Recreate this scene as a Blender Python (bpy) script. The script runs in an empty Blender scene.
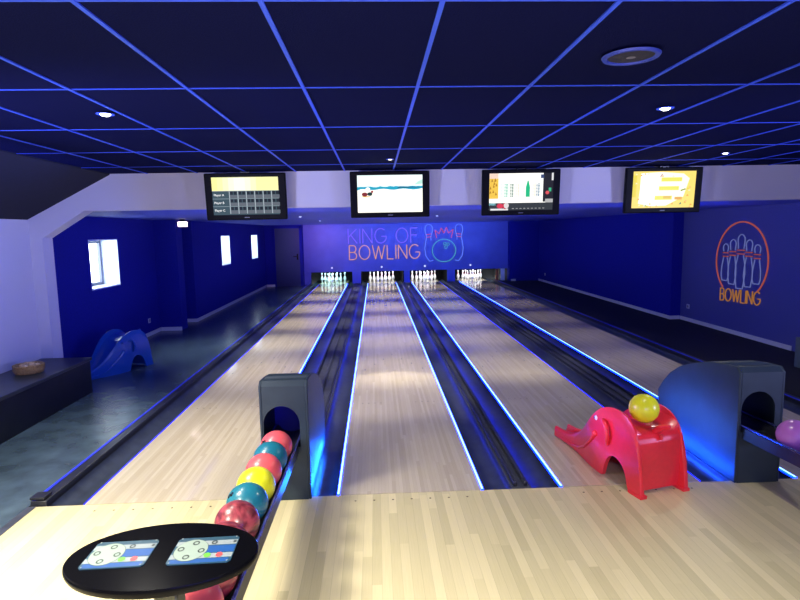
import bpy, bmesh, math, random
from mathutils import Vector, Matrix
random.seed(7)
S = bpy.context.scene
COL = S.collection
PI = math.pi

# ------------------------------------------------------------------ materials
MATS = {}
def nodes_of(name):
    m = bpy.data.materials.new(name); m.use_nodes = True
    nt = m.node_tree; b = nt.nodes['Principled BSDF']
    return m, nt, b
def mat(name, col, rough=.5, metal=0, emit=None, es=0, coat=0, bump=0, var=.0, scale=30, spec=.5):
    if name in MATS: return MATS[name]
    m, nt, b = nodes_of(name)
    b.inputs['Roughness'].default_value = rough
    b.inputs['Metallic'].default_value = metal
    b.inputs['Coat Weight'].default_value = coat
    b.inputs['Coat Roughness'].default_value = .08
    b.inputs['Specular IOR Level'].default_value = spec
    b.inputs['Base Color'].default_value = (*col, 1)
    if emit:
        b.inputs['Emission Color'].default_value = (*emit, 1)
        b.inputs['Emission Strength'].default_value = es
    if var or bump:
        tc = nt.nodes.new('ShaderNodeTexCoord'); n = nt.nodes.new('ShaderNodeTexNoise')
        n.inputs['Scale'].default_value = scale; n.inputs['Detail'].default_value = 5
        nt.links.new(tc.outputs['Object'], n.inputs['Vector'])
        if var:
            r = nt.nodes.new('ShaderNodeValToRGB')
            r.color_ramp.elements[0].position = .3; r.color_ramp.elements[1].position = .7
            r.color_ramp.elements[0].color = (*[max(0, c*(1-var)) for c in col], 1)
            r.color_ramp.elements[1].color = (*[min(1, c*(1+var)) for c in col], 1)
            nt.links.new(n.outputs['Fac'], r.inputs['Fac']); nt.links.new(r.outputs['Color'], b.inputs['Base Color'])
        if bump:
            bp = nt.nodes.new('ShaderNodeBump'); bp.inputs['Strength'].default_value = bump
            bp.inputs['Distance'].default_value = .01
            nt.links.new(n.outputs['Fac'], bp.inputs['Height']); nt.links.new(bp.outputs['Normal'], b.inputs['Normal'])
    MATS[name] = m
    return m

def boards(name, c0, c1, rough, width=.0272, length=1.3, coat=.0):
    """narrow maple boards running along Y with staggered butt joints"""
    m, nt, b = nodes_of(name); N = nt.nodes.new; L = nt.links.new
    g = N('ShaderNodeNewGeometry'); sp = N('ShaderNodeSeparateXYZ'); L(g.outputs['Position'], sp.inputs[0])
    def M(op, a, bb=None):
        n = N('ShaderNodeMath'); n.operation = op
        if hasattr(a, 'is_output'): L(a, n.inputs[0])
        else: n.inputs[0].default_value = a
        if bb is not None:
            if hasattr(bb, 'is_output'): L(bb, n.inputs[1])
            else: n.inputs[1].default_value = bb
        return n.outputs[0]
    xs = M('DIVIDE', sp.outputs[0], width); xi = M('FLOOR', xs)
    w1 = N('ShaderNodeTexWhiteNoise'); w1.noise_dimensions = '1D'; L(xi, w1.inputs['W'])
    ys = M('ADD', M('DIVIDE', sp.outputs[1], length), M('MULTIPLY', w1.outputs['Value'], 7.0)); yi = M('FLOOR', ys)
    cb = N('ShaderNodeCombineXYZ'); L(xi, cb.inputs[0]); L(yi, cb.inputs[1])
    w2 = N('ShaderNodeTexWhiteNoise'); w2.noise_dimensions = '2D'; L(cb.outputs[0], w2.inputs['Vector'])
    # grain
    mp = N('ShaderNodeMapping'); mp.inputs['Scale'].default_value = (160, 5, 1); L(g.outputs['Position'], mp.inputs['Vector'])
    n1 = N('ShaderNodeTexNoise'); n1.inputs['Scale'].default_value = 1; n1.inputs['Detail'].default_value = 4; L(mp.outputs[0], n1.inputs['Vector'])
    f = M('ADD', M('MULTIPLY', w2.outputs['Value'], .65), M('MULTIPLY', n1.outputs['Fac'], .45))
    r = N('ShaderNodeValToRGB'); r.color_ramp.elements[0].position = .1; r.color_ramp.elements[1].position = .95
    r.color_ramp.elements[0].color = (*c0, 1); r.color_ramp.elements[1].color = (*c1, 1); L(f, r.inputs['Fac'])
    fr = M('FRACT', xs); e = M('LESS_THAN', fr, .035)
    mx = N('ShaderNodeMix'); mx.data_type = 'RGBA'; L(M('MULTIPLY', e, .35), mx.inputs['Factor']); L(r.outputs['Color'], mx.inputs['A'])
    mx.inputs['B'].default_value = (c0[0]*.4, c0[1]*.4, c0[2]*.4, 1)
    L(mx.outputs['Result'], b.inputs['Base Color'])
    n2 = N('ShaderNodeTexNoise'); n2.inputs['Scale'].default_value = 3; L(g.outputs['Position'], n2.inputs['Vector'])
    L(M('ADD', M('MULTIPLY', n2.outputs['Fac'], .12), rough-.06), b.inputs['Roughness'])
    b.inputs['Coat Weight'].default_value = coat; b.inputs['Coat Roughness'].default_value = .07
    MATS[name] = m; return m

def emis(name, col, s=1):
    if name in MATS: return MATS[name]
    m, nt, b = nodes_of(name)
    b.inputs['Base Color'].default_value = (.01, .01, .01, 1); b.inputs['Roughness'].default_value = .25
    b.inputs['Emission Color'].default_value = (*col, 1); b.inputs['Emission Strength'].default_value = s; b.inputs['Specular IOR Level'].default_value = .04
    MATS[name] = m; return m

M_lane = boards('lane_maple', (.47, .40, .28), (.60, .52, .385), .24, coat=.6)
M_appr = boards('approach_maple', (.48, .42, .24), (.70, .61, .37), .42, width=.057, coat=.1)
M_vinyl = mat('grey_blue_vinyl', (.06, .092, .11), .27, var=.35, scale=4)
M_carpet = mat('black_carpet', (.012, .013, .02), .9, var=.5, scale=120, bump=.5)
M_white = mat('white_plaster', (.68, .66, .74), .75, bump=.15, scale=60)
M_blue = mat('dark_blue_paint', (.007, .011, .27), .8, bump=.12, scale=60, var=.1, spec=.2)
M_soffit = mat('soffit_blue_paint', (.08, .11, .55), .6, var=.08, scale=5)
M_blueR = mat('muted_blue_paint', (.07, .08, .28), .75, bump=.25, scale=70, var=.15)
M_mask = mat('masking_panel_blue', (.10, .13, .50), .5, var=.15, scale=1.2)
M_tile = mat('black_ceiling_tile', (.0042, .0058, .045), .95, var=.25, scale=150, bump=.3, spec=.03)
M_tbar = mat('ceiling_grid_blue_lit', (.04, .10, .85), .55, spec=.25)  # blue light on the pale bars is put into their base colour
M_slope = mat('dark_sloped_ceiling', (.004, .004, .014), .9, var=.2, scale=20)
M_bb = mat('white_baseboard_paint', (.72, .72, .68), .5, var=.03)
M_black = mat('matt_black', (.005, .005, .006), .8, var=.2, spec=.2)
M_gutter = mat('gutter_plastic', (.028, .036, .055), .38, var=.3, scale=9)
M_cap = mat('divider_cap_grey', (.05, .055, .075), .45, var=.25, scale=12)
M_rail = mat('bumper_rail_black', (.02, .022, .03), .35, var=.2)
M_led = emis('led_strip_blue', (.0006, .012, 1.0), 22); M_core = emis('led_strip_core', (.42, .85, 1.0), 2.4)
M_leddim = emis('led_strip_blue_dim', (.012, .02, 1.0), 2.2)
M_hood = mat('hood_grey_paint', (.024, .038, .05), .5, var=.12, scale=6, bump=.05, spec=.3)
M_hoodin = mat('hood_inside_black', (.01, .01, .02), .6)
M_dark = mat('dark_plastic', (.016, .017, .022), .35, var=.2)
M_gloss = mat('gloss_black', (.002, .002, .003), .2, spec=.06)
M_steel = mat('brushed_steel', (.045, .05, .032), .5, metal=.2, var=.1)
M_red = mat('red_plastic', (.85, .03, .05), .30, var=.04, coat=.2)
M_bluep = mat('blue_plastic', (.01, .085, .42), .28, var=.04, coat=.3)
M_pin = mat('pin_white', (.85, .85, .83), .25, coat=.5)
M_pinred = mat('pin_stripe_red', (.6, .02, .02), .35)
M_frame = mat('window_frame_grey', (.16, .18, .26), .4)
M_reveal = mat('window_reveal_white', (.75, .82, .88), .6)
M_door = mat('door_blue_grey', (.025, .035, .13), .45, var=.1)
M_tv = mat('tv_bezel_black', (.002, .002, .003), .5, spec=.12)
M_tvlogo = mat('tv_logo_grey', (.18, .18, .2), .4)
M_bench = mat('bench_black_laminate', (.007, .008, .011), .45, var=.3, scale=8)
M_wick = mat('wicker_tan', (.30, .18, .08), .7, var=.4, scale=60, bump=.6)
M_bag = mat('crinkled_wrapper_tan', (.5, .34, .2), .35, var=.5, scale=25, bump=.8)
M_socket = mat('socket_white', (.6, .6, .6), .4)

# ------------------------------------------------------------------ mesh builder
class MB:
    def __init__(s): s.v = []; s.f = []; s.m = []
    def add(s, vs, fs, mi=0, sm=False):
        n = len(s.v); s.v += [tuple(v) for v in vs]; s.f += [tuple(i+n for i in f) for f in fs]; s.m += [(mi, sm)]*len(fs); return s
    def box(s, x0, x1, y0, y1, z0, z1, mi=0):
        v = [(x, y, z) for z in (z0, z1) for y in (y0, y1) for x in (x0, x1)]
        return s.add(v, [(0, 2, 3, 1), (4, 5, 7, 6), (0, 1, 5, 4), (2, 6, 7, 3), (0, 4, 6, 2), (1, 3, 7, 5)], mi)
    def prism(s, pts, axis, a, b, mi=0, sm=False):
        """extrude closed 2D polygon along axis 'x','y' or 'z'"""
        def P(p, t): return (t, p[0], p[1]) if axis == 'x' else (p[0], t, p[1]) if axis == 'y' else (p[0], p[1], t)
        n = len(pts); v = [P(p, a) for p in pts]+[P(p, b) for p in pts]
        s.add(v, [tuple(range(n))[::-1], tuple(range(n, 2*n))], mi)
        return s.add(v, [(i, (i+1) % n, (i+1) % n+n, i+n) for i in range(n)], mi, sm)
    def lathe(s, prof, c=(0, 0, 0), n=24, mi=0, axis='z', sm=True):
        v = []; f = []
        for r, z in prof:
            for k in range(n):
                a = 2*PI*k/n; p = (r*math.cos(a), r*math.sin(a), z)
                if axis == 'y': p = (p[0], p[2], p[1])
                if axis == 'x': p = (p[2], p[0], p[1])
                v.append((p[0]+c[0], p[1]+c[1], p[2]+c[2]))
        for j in range(len(prof)-1):
            for k in range(n): f.append((j*n+k, j*n+(k+1) % n, (j+1)*n+(k+1) % n, (j+1)*n+k))
        s.add(v, f, mi, sm)
        if prof[0][0] > 1e-6: s.add(v[:n], [tuple(range(n))[::-1]], mi)
        if prof[-1][0] > 1e-6: s.add(v[-n:], [tuple(range(n))], mi)
        return s
    def tube(s, pts, r, n=8, closed=False, mi=0):
        if not closed and not isinstance(r, (list, tuple)) and len(pts) > 2:
            for i in range(1, len(pts)-1):
                a = Vector(pts[i])-Vector(pts[i-1]); b = Vector(pts[i+1])-Vector(pts[i])
                if a.length > 1e-6 and b.length > 1e-6 and a.angle(b) > math.radians(50):
                    s.tube(pts[:i+1], r, n, False, mi); return s.tube(pts[i:], r, n, False, mi)
        P = [Vector(pts[0])]+[Vector(b) for a, b in zip(pts, pts[1:]) if (Vector(a)-Vector(b)).length > 1e-6]; v = []; f = []; m = len(P); prev = None
        for i, p in enumerate(P):
            t = (P[(i+1) % m]-P[i-1]) if closed else (P[min(i+1, m-1)]-P[max(i-1, 0)])
            t.normalize()
            if prev is None:
                up = Vector((0, 0, 1)) if abs(t.z) < .9 else Vector((1, 0, 0)); x = t.cross(up).normalized()
            else: x = (prev-t*prev.dot(t)).normalized()
            prev = x; y = t.cross(x); rr = r[i] if isinstance(r, (list, tuple)) else r
            for k in range(n):
                a = 2*PI*k/n; v.append(p+x*math.cos(a)*rr+y*math.sin(a)*rr)
        for i in range(m if closed else m-1):
            j = (i+1) % m
            for k in range(n): f.append((i*n+k, i*n+(k+1) % n, j*n+(k+1) % n, j*n+k))
        s.add(v, f, mi, True)
        if not closed: s.add(v[:n], [tuple(range(n))[::-1]], mi); s.add(v[-n:], [tuple(range(n))], mi)
        return s
    def sphere(s, c, r, n=32, mi=0, sc=(1, 1, 1)):
        v = [(c[0], c[1], c[2]-r*sc[2])]; h = n//2
        for j in range(1, h):
            a = PI*j/h
            for k in range(n):
                b = 2*PI*k/n; v.append((c[0]+r*sc[0]*math.sin(a)*math.cos(b), c[1]+r*sc[1]*math.sin(a)*math.sin(b), c[2]-r*sc[2]*math.cos(a)))
        v.append((c[0], c[1], c[2]+r*sc[2])); f = []
        for k in range(n): f.append((0, 1+(k+1) % n, 1+k)); f.append((len(v)-1, 1+(h-2)*n+k, 1+(h-2)*n+(k+1) % n))
        for j in range(h-2):
            for k in range(n): f.append((1+j*n+k, 1+j*n+(k+1) % n, 1+(j+1)*n+(k+1) % n, 1+(j+1)*n+k))
        return s.add(v, f, mi, True)
    def quad(s, pts, mi=0): return s.add(pts, [(0, 1, 2, 3)], mi)
    def build(s, name, mats, parent=None, origin=None, bevel=0, fix=True):
        if not isinstance(mats, (list, tuple)): mats = [mats]
        o = Vector(origin) if origin is not None else Vector((0, 0, 0))
        if parent is None and origin is None and s.v:
            xs = [v[0] for v in s.v]; ys = [v[1] for v in s.v]; zs = [v[2] for v in s.v]
            o = Vector(((min(xs)+max(xs))/2, (min(ys)+max(ys))/2, min(zs)))
        me = bpy.data.meshes.new(name)
        me.from_pydata([tuple(Vector(v)-o) for v in s.v], [], s.f)
        for m in mats: me.materials.append(m)
        for p, (mi, sm) in zip(me.polygons, s.m): p.material_index = mi; p.use_smooth = sm
        if fix:
            bm = bmesh.new(); bm.from_mesh(me); bmesh.ops.remove_doubles(bm, verts=bm.verts, dist=1e-5)
            bmesh.ops.recalc_face_normals(bm, faces=bm.faces); bm.to_mesh(me); bm.free()
        me.set_sharp_from_angle(angle=math.radians(40))
        ob = bpy.data.objects.new(name, me); COL.objects.link(ob)
        if parent is not None: ob.parent = parent
        else: ob.location = o
        if bevel:
            b = ob.modifiers.new('bevel', 'BEVEL'); b.width = bevel; b.segments = 2; b.limit_method = 'ANGLE'; b.angle_limit = math.radians(35)
        return ob

def thing(name, label, cat, loc=(0, 0, 0), rz=0, group=None):
    o = bpy.data.objects.new(name, None); COL.objects.link(o); o.location = loc; o.rotation_euler = (0, 0, rz); o.empty_display_size = .1
    o['label'] = label; o['category'] = cat
    if group: o['group'] = group
    return o
def tag(o, label, cat, group=None):
    o['label'] = label; o['category'] = cat
    if group: o['group'] = group
    return o
def struct(o): o['kind'] = 'structure'; return o
def dup(root, loc=None, rz=None, label=None, group=None):
    r = root.copy(); COL.objects.link(r)
    if loc is not None: r.location = loc
    if rz is not None: r.rotation_euler = (root.rotation_euler[0], root.rotation_euler[1], rz)
    if label: r['label'] = label
    if group: r['group'] = group
    for ch in root.children:
        c = ch.copy(); COL.objects.link(c); c.parent = r
        for g in ch.children:
            d = g.copy(); COL.objects.link(d); d.parent = c
    return r
def arc(cx, cy, rx, ry, a0, a1, n=16):
    return [(cx+rx*math.cos(math.radians(a0+(a1-a0)*i/n)), cy+ry*math.sin(math.radians(a0+(a1-a0)*i/n))) for i in range(n+1)]
def text_mesh(txt, size, mapf, align='LEFT'):
    cu = bpy.data.curves.new('t', 'FONT'); cu.body = txt; cu.size = size; cu.align_x = align
    ob = bpy.data.objects.new('t', cu); COL.objects.link(ob)
    dg = bpy.context.evaluated_depsgraph_get(); me = bpy.data.meshes.new_from_object(ob.evaluated_get(dg))
    v = [mapf(p.co.x, p.co.y) for p in me.vertices]; f = [tuple(p.vertices) for p in me.polygons]
    bpy.data.objects.remove(ob); bpy.data.curves.remove(cu); bpy.data.meshes.remove(me)
    return v, f

# ------------------------------------------------------------------ dimensions
HC = 2.696; LOW = 2.27; BY = 3.1          # ceiling, low ceiling, front face of the beam
YE = 17.5                                  # masking unit
XL, XR = -4.45, 6.2
LN = [(-2.40, -1.335), (-.533, .533), (1.158, 2.225), (3.0, 4.09)]

# ------------------------------------------------------------------ room shell
struct(MB().box(-5.1, -2.80, -7, 18.2, -.2, 0).build('floor', M_vinyl))
struct(MB().box(4.46, 6.4, 0, 18.2, -.2, 0).build('floor', M_carpet))
struct(MB().box(-2.80, 4.46, 0, 20.6, -.3, -.12).build('floor', M_black))
ap = MB().box(-2.74, 6.4, -7, -.004, -.2, .0)
struct(ap.build('floor', M_appr))
struct(MB().box(-2.80, -2.74, -7, -.004, -.2, .003).build('trim_1', M_cap))
# main ceiling of tiles with its grid
struct(MB().box(-3.45, 6.4, -7, BY, HC+.012, HC+.1).build('ceiling', M_tile))
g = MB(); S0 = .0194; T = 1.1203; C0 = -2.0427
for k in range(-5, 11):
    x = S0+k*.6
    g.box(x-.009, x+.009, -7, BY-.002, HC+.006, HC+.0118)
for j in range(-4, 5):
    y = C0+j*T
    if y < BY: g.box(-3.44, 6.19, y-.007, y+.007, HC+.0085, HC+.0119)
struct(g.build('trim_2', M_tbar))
# sloping ceiling at the left
struct(MB().prism([(-3.43, HC), (-4.46, 2.17), (-4.75, 2.02), (-4.75, 2.3), (-3.43, HC+.12)], 'y', -7, BY).build('ceiling', M_slope))
# walls
struct(MB().box(-4.75, XL, -7, BY, 0, 2.172).build('wall_left', M_white))
# portal frame (beam, slope and column)
outer = [(XL, 0), (XL, 2.30), (-3.60, HC+.2), (6.4, HC+.2), (6.4, LOW), (-3.77, LOW), (-4.30, 1.945), (-4.30, 0)]
por = MB(); por.prism(outer, 'y', BY, BY+.22)
struct(por.build('wall_beam', M_white))
struct(MB().box(-5.1, 6.4, BY+.22, 20.6, LOW, LOW+.12).build('ceiling', M_soffit))
# left wall behind the portal with a window opening
def wall_x(name, xa, xb, y0, y1, z1, holes, m, n):
    w = MB(); ys = sorted(holes)
    cur = y0
    for (a, b, za, zb) in ys:
        w.box(xa, xb, cur, a, 0, z1); w.box(xa, xb, a, b, 0, za); w.box(xa, xb, a, b, zb, z1); cur = b
    w.box(xa, xb, cur, y1, 0, z1)
    return struct(w.build(name, m))
wall_x('wall_left', -5.05, -4.70, BY, 7.65, LOW, [(5.0, 6.0, 1.11, 1.91)], M_blue, 0)
struct(MB().box(-5.05, -4.26, 7.65, 8.0, 0, LOW).build('wall_pier', M_blue))
struct(MB().box(-5.05, -4.63, 8.0, 8.75, 0, LOW).build('wall_left', M_blue))
wall_x('wall_left', -4.65, -4.30, 8.75, 17.2, LOW, [(11.1, 12.0, 1.13, 1.93), (14.75, 15.7, 1.13, 1.93)], M_blue, 0)
struct(MB().box(-4.65, -2.951, 17.0, 17.6, 0, LOW).build('wall_back', M_blue))
struct(MB().box(4.881, 6.2, 17.15, 17.6, 0, LOW).build('wall_back', M_blue))
struct(MB().box(-5.2, 6.4, 20.35, 20.6, -.3, LOW).build('wall_back', M_black))
struct(MB().box(-5.2, -4.7, 17.3, 20.35, 0, LOW).build('wall_left', M_black))
struct(MB().box(6.0, 6.4, 17.36, 20.35, 0, LOW).build('wall_right', M_black))
struct(MB().box(5.98, 6.4, 7.5, 17.35, 0, LOW).build('wall_right', M_blue))
struct(MB().box(XR, 6.4, 0, 7.5, 0, LOW).build('wall_right', M_blueR))
struct(MB().box(XR, 6.4, -7, 0, 0, HC).build('wall_right', M_blueR))
struct(MB().box(XR, 6.4, 0, BY, LOW, HC).build('wall_right', M_blueR))
struct(MB().box(-4.75, 6.4, -7.2, -7, 0, HC+.1).build('wall_front', M_white))
# baseboards
def bbx(x, y0, y1, side, nm): return struct(MB().box(min(x, x+.018*side), max(x, x+.018*side), y0, y1, 0, .075).build(nm, M_bb, bevel=.004))
bbx(5.98, 7.5, 17.1, -1, 'baseboard_right'); bbx(6.2, 4.28, 7.48, -1, 'baseboard_right')
struct(MB().box(5.97, 6.18, 7.48, 7.5, 0, .075).build('baseboard_right', M_bb))
bbx(-4.70, 3.44, 7.63, 1, 'baseboard_left'); bbx(-4.30, 8.75, 17.0, 1, 'baseboard_left')
struct(MB().box(-4.68, -4.26, 7.63, 7.65, 0, .075).build('baseboard_left', M_bb))
struct(MB().box(-4.61, -4.30, 8.73, 8.75, 0, .075).build('baseboard_left', M_bb))
struct(MB().box(-4.28, -3.95, 16.98, 17.0, 0, .075).build('baseboard_back', M_bb))
struct(MB().box(4.92, 5.1, 17.13, 17.15, 0, .075).build('baseboard_back', M_bb))

# windows
def window(n, xo, xi, y0, y1, z0, z1):
    t = bpy.data.objects.new('window_%d' % n, None); COL.objects.link(t); t.location = (xo, (y0+y1)/2, z0); t['kind'] = 'structure'
    O = t.location
    e = .015
    r = MB(); r.box(xo, xi, y0, y0+e, z0, z1); r.box(xo, xi, y1-e, y1, z0, z1); r.box(xo, xi, y0, y1, z1-e, z1); r.build('window_reveal', M_reveal, t, O)
    r = MB(); r.box(xo, xi+.01, y0+e, y1-e, z0, z0+.02); r.build('window_sill', M_reveal, t, O, bevel=.004)
    f = MB(); a, b, c, d = y0+e, y1-e, z0+.02, z1-e; w = .055
    f.box(xo, xo+.05, a, a+w, c, d); f.box(xo, xo+.05, b-w, b, c, d); f.box(xo, xo+.05, a+w, b-w, c, c+w); f.box(xo, xo+.05, a+w, b-w, d-w, d)
    f.build('window_frame', M_frame, t, O)
    MB().box(xo+.02, xo+.026, a+w, b-w, c+w, d-w).build('window_glass', M_glass, t, O)
def glassmat():
    m, nt, b = nodes_of('window_glass'); nt.nodes.remove(b); o = nt.nodes['Material Output']
    tr = nt.nodes.new('ShaderNodeBsdfTransparent'); gl = nt.nodes.new('ShaderNodeBsdfGlossy'); gl.inputs['Roughness'].default_value = .02
    mx = nt.nodes.new('ShaderNodeMixShader'); mx.inputs[0].default_value = .05
    nt.links.new(tr.outputs[0], mx.inputs[1]); nt.links.new(gl.outputs[0], mx.inputs[2]); nt.links.new(mx.outputs[0], o.inputs[0]); return m
M_glass = glassmat()
window(1, -5.03, -4.70, 5.0, 6.0, 1.11, 1.91)
window(2, -4.63, -4.30, 11.1, 12.0, 1.13, 1.93)
window(3, -4.63, -4.30, 14.75, 15.7, 1.13, 1.93)

# door in the back wall
d = bpy.data.objects.new('door_1', None); COL.objects.link(d); d.location = (-3.45, 17.0, 0); d['kind'] = 'structure'
MB().box(-3.92, -3.03, 16.965, 17.0, .005, 2.14).build('door_leaf', M_door, d, d.location, bevel=.004)
f = MB(); f.box(-3.98, -3.92, 16.95, 17.0, 0, 2.2); f.box(-3.03, -2.965, 16.95, 17.0, 0, 2.2); f.box(-3.98, -2.965, 16.95, 17.0, 2.14, 2.2); f.build('door_frame', M_blue, d, d.location)
h = MB(); h.box(-3.14, -3.09, 16.95, 16.965, .98, 1.2); h.tube([(-3.115, 16.95, 1.11), (-3.115, 16.90, 1.11), (-3.26, 16.90, 1.11)], .013); h.build('door_handle', M_black, d, d.location)

# ------------------------------------------------------------------ masking unit and pit
t = thing('masking_unit', 'long blue masking panel above the four pin decks at the far end of the lanes', 'masking unit', (.96, YE, 0))
OP = [(-2.70, -1.13), (-.80, .85), (1.08, 2.52), (2.82, 4.42)]
MB().box(-2.95, 4.88, YE, YE+.06, .46, LOW-.005).build('front_panel', M_mask, t, t.location, bevel=.006)
posts = [(-2.95, OP[0][0]), (OP[0][1], OP[1][0]), (OP[1][1], OP[2][0]), (OP[2][1], OP[3][0])]
for i, (a, b) in enumerate(posts): MB().box(a, b, YE, YE+.06, .0, .459).build('divider_panel', M_mask, t, t.location)
MB().box(4.42, 4.52, YE, YE+.06, 0, .46).build('orange_post', mat('orange_paint', (.55, .16, .04), .5, var=.1), t, t.location)['label'] = 'orange post'
MB().box(4.60, 4.76, YE, YE+.06, 0, .46).build('white_post', M_pin, t, t.location)['label'] = 'white post'
for x in (-1.90, .0, 1.66, 3.42):
    MB().lathe([(.035, -.02), (.035, 0), (.02, .01)], (x, YE-.0, .62), 12, axis='y').build('number_lamp', emis('indicator_lamp', (.75, .8, 1), 1.2), t, t.location)
pit = MB(); pit.box(-3.0, 4.9, 20.2, 20.3, -.12, 1.2); pit.box(-3.0, 4.9, YE+.08, 20.2, 1.1, 1.2); pit.box(-3.05, -2.97, YE+.12, 20.3, -.12, 1.2); pit.box(4.88, 4.95, YE+.12, 20.3, -.12, 1.2)
for x, x1 in ((-1.05, -.82), (.81, .88), (2.58, 2.64)): pit.box(x, x1, YE+.08, 20.2, -.12, 1.1)
struct(pit.build('wall_pit', M_black))

# ------------------------------------------------------------------ lanes
M_arrow = mat('lane_marking_dark', (.05, .03, .02), .5)
LW = ['first lane from the left', 'second lane from the left', 'third lane from the left', 'fourth lane, nearest the right wall']
LL = ['pale maple bowling lane at far left, beside the grey floor', 'maple bowling lane in the middle with bright blue light strips along both edges',
      'maple bowling lane with the red elephant slide standing at its foul line', 'maple bowling lane nearest the right wall, behind the big ball return hood']
for i, (a, b) in enumerate(LN):
    c = (a+b)/2; t = thing('bowling_lane', LL[i], 'bowling lane', (c, 9, -.11), group='bowling lanes'); O = t.location
    MB().box(a, b, .004, 18.95, -.11, 0).build('lane_surface', M_lane, t, O)
    for k in range(-3, 4):
        y = 4.8-abs(k)*.316; x = c+k*.137
        m = MB(); m.add([(x-.011, y-.045, .0006), (x+.011, y-.045, .0006), (x, y+.05, .0006)], [(0, 1, 2)]); m.build('arrow_mark', M_arrow, t, O)
    for k in (-.41, -.34, -.27, -.2, .2, .27, .34, .41): MB().lathe([(.009, .0004), (.009, .0007)], (c+k, 2.25, 0), 10).build('range_dot', M_arrow, t, O)
    sides = {0: [(b, 1, 1)], 1: [(a, -1, 1), (b, 1, 1)], 2: [(a, -1, 1)], 3: [(a, -1, 1)]}[i]
    if i == 0: sides.append((a, -1, 0))
    if i == 2: sides.append((b, 1, 0))
    for x, sg, br in sides:
        w = .020 if br else .009
        x0, x1 = sorted((x+.0003*sg, x+w*sg)); MB().box(x0, x1, .01, YE-.05, -.012, .004).build('light_strip', M_led if br else M_leddim, t, O)
        if br: c0 = x+.003*sg; MB().box(min(c0, c0+.014*sg), max(c0, c0+.014*sg), .01, YE-.05, .0042, .0055).build('light_core', M_core, t, O)
        MB().box(x0, x1, .01, YE-.05, -.06, -.0125).build('strip_channel', M_gutter, t, O)
# approach dots
m = MB()
for a, b in LN:
    for k in range(-3, 4): m.lathe([(.008, .0004), (.008, .0008)], ((a+b)/2+k*.137, -.1, 0), 10)
struct(m.build('trim_3', M_arrow))

def gutter(t, x0, x1, O):
    n = 14; cx = (x0+x1)/2; r = (x1-x0)/2; pts = []
    top = [(cx-r*math.cos(PI*i/n), -.012-.075*math.sin(PI*i/n)) for i in range(n+1)]
    poly = top+[(x1, -.10), (x0, -.10)]
    m = MB(); v = [(p[0], .01, p[1]) for p in poly]+[(p[0], 19.0, p[1]) for p in poly]; k = len(poly)
    m.add(v, [(i, (i+1) % k, (i+1) % k+k, i+k) for i in range(k)], 0, True); m.add(v, [tuple(range(k)), tuple(range(k, 2*k))], 0)
    return m.build('gutter', M_gutter, t, O)
def divider(x0, x1, label, ys):
    """two gutters, a raised capping with bumper rails between them"""
    t = thing('gutter_divider', label, 'gutter', ((x0+x1)/2, 9, -.115), group='gutters between the lanes'); O = t.location
    g = .215; xa, xb = x0+.022, x1-.022
    gutter(t, xa, xa+g, O); gutter(t, xb-g, xb, O)
    c0, c1 = xa+g+.001, xb-g-.001; w = c1-c0
    m = MB(); m.box(c0, c1, .01, YE-.02, -.11, -.006)
    m.build('divider_capping', M_cap, t, O, bevel=.004)
    for x in (c0+.02, c1-.05): MB().box(x, x+.03, ys, YE-.05, -.0055, .028).build('bumper_rail', M_rail, t, O, bevel=.008)
    if w > .2:
        m = MB(); m.tube([((c0+c1)/2, 1.3, .012), ((c0+c1)/2, YE-.1, .012)], .018, 10); m.build('return_pipe', M_cap, t, O)
divider(LN[0][1], LN[1][0], 'blue-lit gutters and grey capping behind the small ball return, between first and second lanes', 1.25)
divider(LN[1][1], LN[2][0], 'narrow pair of gutters between the middle lane and the elephant lane', .05)
divider(LN[2][1], LN[3][0], 'gutters and capping running behind the big hood at right', 1.25)
for (x0, x1, k0, k1, lab) in ((-2.665, -2.41, -2.79, -2.675, 'black gutter with raised blue-edged kerb at the far left lane'), (4.10, 4.345, 4.355, 4.45, 'black gutter and kerb beside the carpet under the right wall')):
    t = thing('side_gutter', lab, 'gutter', ((x0+x1)/2, 9, -.115)); O = t.location
    gutter(t, x0, x1, O)
    MB().box(k0, k1, .01, YE-.02, -.11, .035).build('kerb', M_rail, t, O, bevel=.006)
    e = k0 if k0 < 0 else k0
    MB().box(k0+.01, k0+.035, .02, YE-.05, .0355, .040).build('edge_strip', mat('edge_strip_blue', (.03, .05, .75), .4), t, O)
    if k0 < 0: MB().box(k0-.005, k0+.10, .012, .12, .041, .06).build('end_block', M_dark, t, O, bevel=.004)

# ------------------------------------------------------------------ pins
PP = [(0, 0), (.0255, .001), (.0285, .01), (.036, .04), (.0505, .075), (.0600, .105), (.0605, .118), (.057, .145), (.047, .18), (.034, .215), (.0253, .240), (.0228, .256), (.0238, .275), (.028, .305), (.0320, .335), (.0323, .345), (.029, .365), (.018, .378), (0, .381)]
def ringp(z0, z1):
    def R(z):
        for (r0, a), (r1, b) in zip(PP, PP[1:]):
            if a <= z <= b: return r0+(r1-r0)*(z-a)/(b-a)
    return [(R(z0+(z1-z0)*i/3)+.0012, z0+(z1-z0)*i/3) for i in range(4)]
pin0 = thing('bowling_pin', 'x', 'bowling pin')
MB().lathe(PP, n=20).build('pin_body', M_pin, pin0, (0, 0, 0))
for z in (.234, .256): MB().lathe(ringp(z, z+.009), n=20).build('red_stripe', M_pinred, pin0, (0, 0, 0))
rows = [('head pin', [0]), ('second row', [-.5, .5]), ('third row', [-1, 0, 1]), ('back row', [-1.5, -.5, .5, 1.5])]
first = True; PW = ['first', 'second', 'third', 'fourth']
PC = [-1.93, .0, 1.69, 3.545]
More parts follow.
